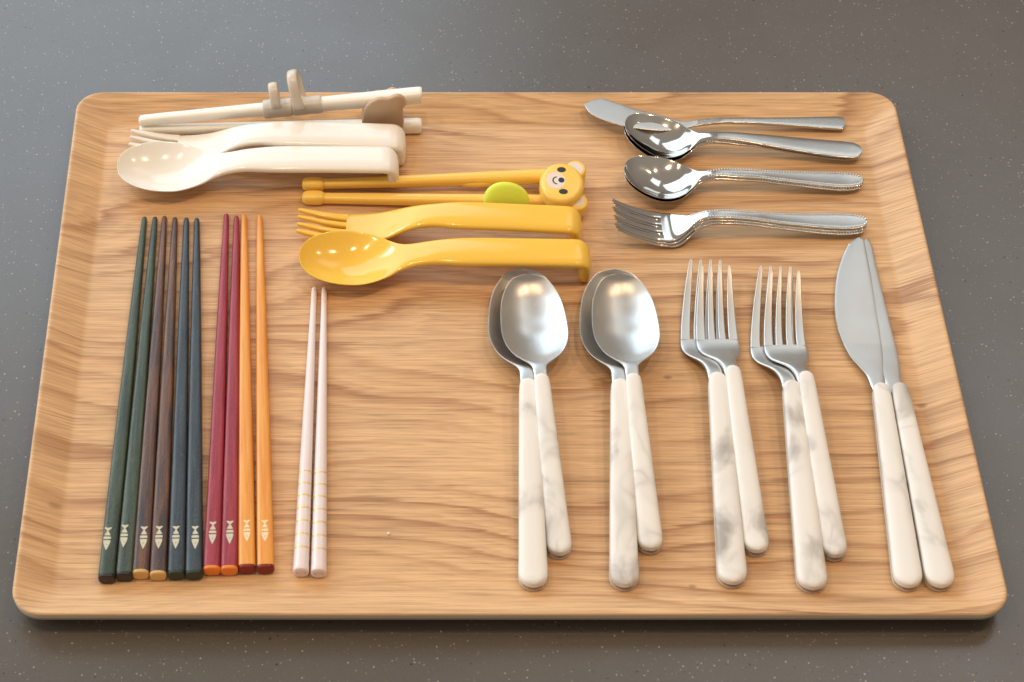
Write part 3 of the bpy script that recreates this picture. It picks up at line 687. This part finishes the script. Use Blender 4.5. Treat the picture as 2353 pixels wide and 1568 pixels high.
# hollow for the thumb in the rear stick (a shallow wedge-shaped boss below it)
hx = pxl(1085, 420, .5)
o = sweep('thumb_rest', [(hx[0]-1.9, .50, .05, .10, 0, hx[1]+.20), (hx[0]-1.0, .46, .20, .34, 0, hx[1]+.14), (hx[0], .44, .30, .42, 0, hx[1]+.10), (hx[0]+.9, .46, .26, .40, 0, hx[1]+.16), (hx[0]+1.9, .52, .05, .10, 0, hx[1]+.30)], YELLOW2, t, 2.4, seg=5, N=24)
# lime finger rest: saddle over the front stick rising to a curved fin
def lime():
    fx0 = pxl(1111, 460, .7)[0]; fx1 = pxl(1216, 460, .7)[0]; w = fx1-fx0; cy = pxl(1160, 462, .6)[1]
    V, F = [], []; nx, nv = 22, 14
    st = []
    for i in range(nx+1):
        q = i/nx; x = fx0+w*q; e = max(0.02, (1-(2*q-1)**2))**.5
        top = .62+1.0*e**.9*(1-.15*q); st.append((x, top, e))
    rows = []
    for (x, top, e) in st:
        N = 28; hw = .30*e**.4+.06
        for k in range(N):
            a = 2*math.pi*k/N; sn, cs = math.sin(a), math.cos(a)
            zc = (top+.1)/2; hh = (top-.1)/2
            y = math.copysign(abs(cs)**.75, cs)*hw*(1.0 if sn < 0 else 1-.35*sn); z = zc+math.copysign(abs(sn)**.75, sn)*hh
            y += .42*max(0, z-.7)       # the fin leans back
            V.append((x, cy+y, z))
    for i in range(nx):
        for k in range(N): F.append((i*N+k, i*N+(k+1) % N, (i+1)*N+(k+1) % N, (i+1)*N+k))
    F.append(tuple(range(N))); F.append(tuple(nx*N+k for k in range(N)))
    mesh_obj('finger_rest', V, F, LIME, t, 50)
lime()
# bear head
ZB = 1.05
hc = pxl(1291.5, 416, ZB+.5)
e1 = pxl(1324, 385, ZB+.3); e2 = pxl(1328, 458, ZB+.1)
head = prism('bear_head', ell(hc[0], hc[1], 1.12, 1.40, 56), .62, ZB+.5, YELLOW2, t, .26, 6, 60)
for (e, z0) in ((e1, ZB+.25), (e2, ZB+.0)):
    ear = prism('ear', ell(e[0], e[1], .52, .60, 36), .35, z0, YELLOW2, t, .12, 4, 60)
    prism('ear_patch', ell(e[0]-.03, e[1]+(.04 if e is e2 else -.04), .37, .44, 32), z0-.05, z0+.006, EARP, ear, 0, smooth=40)
ft = ZB+.5
prism('muzzle', ell(hc[0]-.31, hc[1]+.03, .475, .585, 40), ft-.05, ft+.006, EARP, head)
prism('nose', ell(hc[0]-.03, hc[1]+.05, .155, .185, 24), ft-.05, ft+.011, BLACKP, head)
for (x, y) in ((hc[0]+.0, hc[1]+.80), (hc[0]+.04, hc[1]-.76)): prism('eye', ell(x, y, .225, .185, 28), ft-.05, ft+.008, BLACKP, head)
arc = [(hc[0]-.25+.24*math.cos(R(a)), hc[1]+.02+.28*math.sin(R(a))) for a in range(90, 271, 12)]
inn = [(hc[0]-.25+.17*math.cos(R(a)), hc[1]+.02+.21*math.sin(R(a))) for a in range(270, 89, -12)]
prism('mouth', arc+inn, ft-.05, ft+.011, BLACKP, head)
sweep('hinge_block', [(hc[0]-.75, .55, .30, .5, 0, hc[1]-.1), (hc[0]-.3, .55, .95, .6, 0, hc[1]-.2), (hc[0]+.6, .5, .95, .6, 0, hc[1]-.3), (hc[0]+1.2, .45, .5, .5, 0, hc[1]-.5)], YELLOW2, t, 3.5, seg=3, N=28)

# ------------------------------------------------------------------ crumbs
def crumb(px, py, h, r, label):
    q = T(px, py, h); t = bmesh.new(); bmesh.ops.create_icosphere(t, subdivisions=2, radius=r)
    for v in t.verts: v.co *= random.uniform(.75, 1.2); v.co.z *= .7
    V = [tuple(v.co) for v in t.verts]; F = [tuple(v.index for v in f.verts) for f in t.faces]; t.free()
    o = mesh_obj('crumb', V, F, CRUMB, None, 0); o.location = (q[0]*K, q[1]*K, (ZT+h)*K); tag(o, label, 'crumb')
CRUMB = M('bread_crumb', col=(.86, .72, .58), rough=.7).m
crumb(206, 231, .52, .085, 'tiny pale crumb on the rim at the back left corner of the tray')
crumb(893, 1226, .03, .07, 'tiny pale crumb on the empty front middle of the tray')
